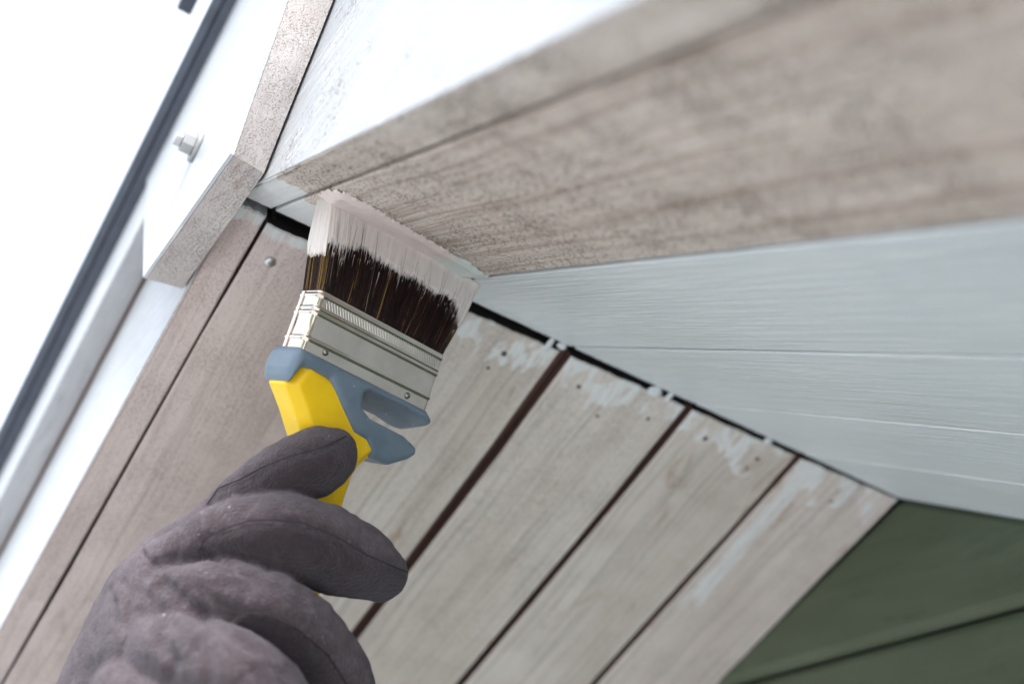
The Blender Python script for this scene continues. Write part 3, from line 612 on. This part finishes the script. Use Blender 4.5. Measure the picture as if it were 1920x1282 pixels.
GR = [([[0.03631, 0.04673, 2.57465], [0.0377, 0.04332, 2.57112], [0.03815, 0.04033, 2.56815], [0.03762, 0.03775, 2.56574], [0.03649, 0.03516, 2.56427], [0.03523, 0.03264, 2.56287], [0.03366, 0.03024, 2.56164], [0.03223, 0.02779, 2.56034], [0.0304, 0.0255, 2.55926], [0.02817, 0.02292, 2.55751], [0.02583, 0.02038, 2.55582], [0.0229, 0.01804, 2.55442], [0.02081, 0.01605, 2.55267], [0.01809, 0.01426, 2.55123], [0.01534, 0.01248, 2.54979], [0.01314, 0.01044, 2.54847], [0.01043, 0.00854, 2.54739], [0.00702, 0.00683, 2.54662], [0.00582, 0.00573, 2.54298], [0.00409, 0.00478, 2.5396]], 0.0014, 0.0018), ([[0.01462, 0.00355, 2.51458], [0.01632, 0.00352, 2.51699], [0.01771, 0.00357, 2.51952], [0.02091, 0.00582, 2.52128], [0.02333, 0.00828, 2.52335], [0.02536, 0.01075, 2.52472], [0.027, 0.01334, 2.52625], [0.02895, 0.01585, 2.52765], [0.03069, 0.01873, 2.52818], [0.0325, 0.0216, 2.52867], [0.03415, 0.02452, 2.52924], [0.0355, 0.02797, 2.52946], [0.03684, 0.03144, 2.52969], [0.0375, 0.03517, 2.53022], [0.0383, 0.03852, 2.52966], [0.03901, 0.04191, 2.52912], [0.03944, 0.04543, 2.52872], [0.03994, 0.04894, 2.52828], [0.0398, 0.05208, 2.5276], [0.03939, 0.05537, 2.52703], [0.03905, 0.05864, 2.52643], [0.03839, 0.06207, 2.52596], [0.03816, 0.06533, 2.5253], [0.03779, 0.06931, 2.52506], [0.03637, 0.07381, 2.52527], [0.03396, 0.07885, 2.5259], [0.03047, 0.08432, 2.5272], [0.02703, 0.08986, 2.52849]], 0.0014, 0.0018), ([[0.02623, 0.01335, 2.49121], [0.02876, 0.0168, 2.49069], [0.03066, 0.02044, 2.49037], [0.03242, 0.02333, 2.49044], [0.0337, 0.02637, 2.49068], [0.03492, 0.02945, 2.49093], [0.03556, 0.03263, 2.49027], [0.03585, 0.03595, 2.48972], [0.03646, 0.03917, 2.48907], [0.03673, 0.04253, 2.48853], [0.03642, 0.0454, 2.48734], [0.03625, 0.04823, 2.48611], [0.03551, 0.05131, 2.48505], [0.03407, 0.05469, 2.48421], [0.03283, 0.05802, 2.4833], [0.03123, 0.06118, 2.48158], [0.03005, 0.06417, 2.47972], [0.0287, 0.06726, 2.4779], [0.02648, 0.07075, 2.47632], [0.02422, 0.07329, 2.47398], [0.02203, 0.07581, 2.47159], [0.01856, 0.07894, 2.46955]], 0.0011, 0.0018), ([[0.00216, -0.0099, 2.50966], [0.00514, -0.00706, 2.51025], [0.00738, -0.00404, 2.51111], [0.00965, -0.00103, 2.51195], [0.01141, 0.00135, 2.51244], [0.01341, 0.00367, 2.51284], [0.01557, 0.00595, 2.51317], [0.01727, 0.00835, 2.51368], [0.02096, 0.01093, 2.51238], [0.02452, 0.01351, 2.51112]], 0.0026, 0.001), ([[-0.01026, -0.01334, 2.51842], [0.00024, -0.01121, 2.51117], [0.00202, -0.00881, 2.50746], [0.00635, -0.00705, 2.50289], [0.0094, -0.00586, 2.49947], [0.01158, -0.00448, 2.49637]], 0.0012, 0.0008), ([[0.00869, -0.00655, 2.50131], [0.01274, -0.00451, 2.49853], [0.01546, -0.00217, 2.49622], [0.01746, 0.00034, 2.49417], [0.01909, 0.00292, 2.49225], [0.02047, 0.006, 2.49078], [0.02163, 0.00914, 2.48939], [0.03183, 0.00953, 2.48508], [0.03806, 0.011, 2.48209], [0.04244, 0.01297, 2.47972], [0.04519, 0.01541, 2.47787], [0.04691, 0.01783, 2.47634], [0.04895, 0.02013, 2.47471], [0.05041, 0.0226, 2.47326]], 0.0034, 0.0012), ([[0.03905, 0.00483, 2.47418], [0.04124, 0.00581, 2.47136], [0.04323, 0.00683, 2.46862], [0.0445, 0.00805, 2.46611], [0.04417, 0.00872, 2.46319], [0.04313, 0.00961, 2.46048], [0.0415, 0.01068, 2.45793]], 0.0026, 0.001), ([[-0.00938, -0.01677, 2.50328], [-0.00504, -0.01592, 2.49941], [-0.00235, -0.01475, 2.49612], [-0.00088, -0.01333, 2.49326], [-0.00129, -0.01273, 2.49031], [-0.00099, -0.01229, 2.48717], [0.00108, -0.01226, 2.48352], [0.0023, -0.01204, 2.48017], [0.00147, -0.012, 2.47749], [0.00017, -0.01185, 2.47494], [-0.00142, -0.01163, 2.47247], [0.0004, -0.0122, 2.46911], [0.00212, -0.01274, 2.46583]], 0.0022, 0.0012), ([[0.02047, 0.00088, 2.49811], [0.02259, 0.00312, 2.49679], [0.02411, 0.00552, 2.49569], [0.02569, 0.00788, 2.49457], [0.02703, 0.01031, 2.49354], [0.02813, 0.01305, 2.49233], [0.0295, 0.0157, 2.49104], [0.03048, 0.01847, 2.48988]], 0.0032, 0.0012), ([[0.02375, -0.00455, 2.47521], [0.02595, -0.00351, 2.47235], [0.02762, -0.00235, 2.46967], [0.02858, -0.00101, 2.4672], [0.02727, -0.00027, 2.46443], [0.0247, 0.00082, 2.46199], [0.02453, 0.00124, 2.45893]], 0.0034, 0.0014), ([[-0.01834, -0.0186, 2.50181], [-0.01241, -0.01787, 2.49658], [-0.00853, -0.01677, 2.49209], [-0.00846, -0.01634, 2.4886], [-0.00739, -0.01613, 2.48485], [-0.00665, -0.01585, 2.48124]], 0.0016, 0.001), ([[0.01573, -0.00247, 2.501], [0.01939, 2e-05, 2.50015], [0.02255, 0.00262, 2.49947], [0.02491, 0.00542, 2.49907], [0.02723, 0.00771, 2.49931], [0.02907, 0.01013, 2.49972], [0.03036, 0.01271, 2.50033], [0.03172, 0.01529, 2.50092]], 0.0022, 0.001), ([[0.04764, 0.01375, 2.47222], [0.04946, 0.01574, 2.4704], [0.05111, 0.01777, 2.46864], [0.05227, 0.01996, 2.46704], [0.0528, 0.02235, 2.46562], [0.05284, 0.02447, 2.46373], [0.05292, 0.02657, 2.46183], [0.05283, 0.02873, 2.45998]], 0.0022, 0.001), ([[0.04088, 0.04881, 2.52772], [0.04031, 0.05105, 2.52513], [0.0391, 0.05355, 2.52282], [0.03804, 0.05599, 2.52044], [0.03653, 0.05634, 2.51755], [0.03432, 0.05699, 2.51495], [0.03089, 0.05816, 2.51282]], 0.0018, 0.001), ([[-0.00022, -0.01382, 2.49945], [0.00374, -0.01152, 2.49688], [0.00697, -0.0091, 2.49457], [0.00952, -0.00654, 2.49249], [0.01119, -0.00432, 2.49003], [0.01783, -0.00341, 2.48603], [0.02318, -0.00224, 2.48249], [0.02829, -0.00107, 2.47907]], 0.0026, 0.0012), ([[0.02767, 0.0131, 2.53087], [0.02822, 0.01536, 2.53494], [0.02602, 0.01711, 2.53936]], 0.0018, 0.001), ([[0.02147, 0.01758, 2.54764], [0.02017, 0.01445, 2.55316], [0.01686, 0.01404, 2.55876]], 0.0016, 0.001), ([[0.0324, 0.02363, 2.52128], [0.03127, 0.02602, 2.51898], [0.03004, 0.02845, 2.51671], [0.02541, 0.0297, 2.51302]], 0.0016, 0.001), ([[0.03771, 0.03532, 2.49903], [0.03804, 0.03352, 2.49632], [0.03772, 0.03198, 2.49386], [0.03604, 0.02887, 2.49133]], 0.0016, 0.001)]
#GLOVE_SDF_BEGIN
def cone(P, a, b, ra, rb):
    ab = b-a; t = np.clip(((P-a) @ ab)/(ab @ ab), 0, 1).astype(P.dtype)
    q = P - (a + t[..., None]*ab); return np.sqrt((q*q).sum(-1)) - (ra + (rb-ra)*t)
def chain(P, pts, k):
    d = None
    for (a, b) in zip(pts[:-1], pts[1:]):
        c = cone(P, np.array(a[:3], P.dtype), np.array(b[:3], P.dtype), a[3], b[3]); d = c if d is None else smin(d, c, k)
    return d
def folds(P, s=1.0):
    x, y, z = P[..., 0], P[..., 1], P[..., 2]
    return s*.5*(.00055*np.sin(170*x+90*z+2*np.sin(60*y)) + .0004*np.sin(260*y-140*z+1.7*np.sin(80*x)) + .0003*np.sin(410*z+230*x+2.2*np.sin(150*y)))
def glove_sdf(P, G, grooves=()):
    body = chain(P, G['palm'], .003)
    d = None
    for nm, kb in (('thumb', .010), ('index', .012), ('middle', .012), ('ring', .012), ('pinky', .012)):
        f = smin(chain(P, G[nm], .0006), body, kb); d = f if d is None else smin(d, f, .0014)
    d = d + folds(P)
    for pts, r, k in grooves:
        g = None
        for a, b in zip(pts[:-1], pts[1:]):
            c = cone(P, np.array(a, P.dtype), np.array(b, P.dtype), r, r); g = c if g is None else np.minimum(g, c)
        d = -smin(-d, g, k)
    return d
#GLOVE_SDF_END
glove = thing('work_glove', 'purple brown suede work glove gripping the paint brush handle', 'glove', Matrix.Translation(GL['palm'][-1][:3]))
allp = np.array([p for k in ('thumb', 'index', 'middle', 'ring', 'pinky', 'palm') for p in GL[k]])
lo = (allp[:, :3]-allp[:, 3:]).min(0)-.006; hi = (allp[:, :3]+allp[:, 3:]).max(0)+.006; hg = .0014
axs = [np.arange(lo[k], hi[k], hg, dtype=np.float32) for k in range(3)]
Dg = np.empty(tuple(len(a) for a in axs), np.float32)
for i in range(0, len(axs[0]), 8):
    X, Y, Z = np.meshgrid(axs[0][i:i+8], axs[1], axs[2], indexing='ij'); Dg[i:i+8] = glove_sdf(np.stack([X, Y, Z], -1), GL, GR)
V, Q = surface_net(Dg, lo, hg)
# relax the voxel steps
E_ = np.concatenate([Q[:, [0, 1]], Q[:, [1, 2]], Q[:, [2, 3]], Q[:, [3, 0]]]); deg = np.zeros(len(V)); np.add.at(deg, E_[:, 0], 1); np.add.at(deg, E_[:, 1], 1)
for it in range(3):
    A_ = np.zeros_like(V); np.add.at(A_, E_[:, 0], V[E_[:, 1]]); np.add.at(A_, E_[:, 1], V[E_[:, 0]]); V = V*.5 + A_/deg[:, None]*.5
def vnoise(P, seed):
    r_ = np.random.default_rng(seed).random((32, 32, 32)); Pi = np.floor(P).astype(int); fr = P-Pi; fr = fr*fr*(3-2*fr); o_ = 0
    for i in (0, 1):
        for j in (0, 1):
            for k in (0, 1):
                o_ = o_ + r_[(Pi[:, 0]+i) % 32, (Pi[:, 1]+j) % 32, (Pi[:, 2]+k) % 32]*np.abs(1-i-fr[:, 0])*np.abs(1-j-fr[:, 1])*np.abs(1-k-fr[:, 2])
    return o_
mtmp = mesh('tmp', V, Q); Nn = np.empty(len(V)*3); mtmp.vertex_normals.foreach_get('vector', Nn); Nn = Nn.reshape(-1, 3); bpy.data.meshes.remove(mtmp)
warp = np.stack([vnoise(V*38, s) for s in (1, 2, 3)], 1)*1.1
cr1 = (1-np.abs(2*vnoise(V*np.array([70, 45, 95])+warp, 4)-1))**14; cr2 = (1-np.abs(2*vnoise(V*110+warp*2, 5)-1))**6; msk = np.clip((vnoise(V*26, 6)-.38)*4, 0, 1)
V = V + Nn*((-.0007*cr1*msk - .00045*cr2*msk + .0004*(vnoise(V*60, 8)-.5) + .0006*(vnoise(V*170, 9)-.5) + .0004*(vnoise(V*420, 10)-.5))[:, None])
t = NT('purple_brown_suede'); n1 = t.noise(t.obj((1, 1, 1), False), 26, 5, .6); n2 = t.noise(t.obj((1, 1, 1), False), 190, 6, .7); n3 = t.noise(t.obj((1, 1, 1), False), 700, 4, .75)
gc = t.mix(t.ramp(n1, .3, .7), (.047, .032, .034), (.092, .069, .076)); gc = t.mix(t.ramp(n2, .46, .70, 0, .65), gc, (.150, .128, .146)); gc = t.mix(t.ramp(t.noise(t.obj((1, 1, 1), False), 40, 5, .7), .60, .74, 0, .45), gc, (.25, .235, .27)); gc = t.mix(t.ramp(n3, .5, .7, 0, .3), gc, (.03, .022, .024))
gc = t.mix(t.ramp(t.noise(t.obj((1, 1, 1), False), 300, 2), .755, .775, 0, .8), gc, (.55, .53, .54))
pa = t.n('Attribute', attribute_name='panel_shade').outputs['Fac']; gc = t.mix(t.math('MULTIPLY', pa, .84), gc, (.026, .016, .018))  # finger side panels darkened, mostly shade put into the suede colour
hgt = t.math('ADD', t.math('MULTIPLY', n3, .8), t.math('ADD', t.math('MULTIPLY', n2, .28), t.math('MULTIPLY', n1, .5)))
M_glove = t.out(Base_Color=gc, Roughness=.95, Sheen_Weight=.32, Sheen_Roughness=.5, Sheen_Tint=(.8, .78, .9), Specular_IOR_Level=.15, Normal=t.bump(hgt, .0030, .9))
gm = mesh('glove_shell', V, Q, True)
# side panels of thumb and index finger: mostly shade painted in below the seam
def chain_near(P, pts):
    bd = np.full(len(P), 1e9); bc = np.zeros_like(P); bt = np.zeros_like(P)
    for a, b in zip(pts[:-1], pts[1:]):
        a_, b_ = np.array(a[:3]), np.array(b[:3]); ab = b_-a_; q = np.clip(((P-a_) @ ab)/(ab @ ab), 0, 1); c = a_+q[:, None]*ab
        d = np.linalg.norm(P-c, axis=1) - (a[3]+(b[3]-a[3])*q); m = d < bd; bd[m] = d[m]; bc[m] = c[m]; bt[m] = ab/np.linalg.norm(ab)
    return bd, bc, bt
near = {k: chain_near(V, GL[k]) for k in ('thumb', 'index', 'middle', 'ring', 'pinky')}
panel_shade = np.zeros(len(V)); best = np.min([near[k][0] for k in near], 0)
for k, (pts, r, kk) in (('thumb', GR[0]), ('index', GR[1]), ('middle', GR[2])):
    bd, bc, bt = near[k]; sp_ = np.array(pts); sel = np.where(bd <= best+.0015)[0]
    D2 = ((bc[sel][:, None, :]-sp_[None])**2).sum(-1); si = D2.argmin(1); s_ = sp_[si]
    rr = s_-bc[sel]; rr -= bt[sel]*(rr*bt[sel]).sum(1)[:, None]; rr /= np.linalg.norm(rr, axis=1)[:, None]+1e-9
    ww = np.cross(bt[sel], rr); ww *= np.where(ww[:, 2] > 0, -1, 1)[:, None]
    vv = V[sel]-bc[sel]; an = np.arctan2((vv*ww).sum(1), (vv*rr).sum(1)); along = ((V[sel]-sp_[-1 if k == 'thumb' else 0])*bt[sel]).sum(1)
    panel_shade[sel] = np.clip((an-.02)/.06, 0, 1)*np.clip((1.9-an)/.1, 0, 1)*np.clip(along/.004+1, 0, 1)
at = gm.attributes.new('panel_shade', 'FLOAT', 'POINT'); at.data.foreach_set('value', panel_shade.astype(np.float32))
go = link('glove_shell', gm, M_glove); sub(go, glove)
M_thread = plain('dark_seam_thread', (.03, .024, .028), .9)
for pts, r, k in GR[:3]:
    o = tube('seam', pts, .00032, M_thread, None, 6); sub(o, glove)
# cuff and sleeve carrying on out of the picture
w0 = Vector(GL['palm'][-2][:3]); w1 = Vector(GL['palm'][-1][:3]); dr = (w1-w0).normalized(); r1 = GL['palm'][-1][3]
sub(tube('cuff', [w1-dr*.02, w1+dr*.0, w1+dr*.05, w1+dr*.052, w1+dr*.02], [r1*1.0, r1*1.06, r1*1.12, r1*1.06, r1*.95], M_glove, None, 28), glove)
M_sleeve = plain('dark_work_sleeve', (.05, .055, .07), .9)
sub(tube('sleeve', [w1+dr*.01, w1+dr*.08, w1+dr*.2, w1+dr*.3], [r1*.85, r1*.92, r1*1.0, r1*1.08], M_sleeve, None, 28), glove)
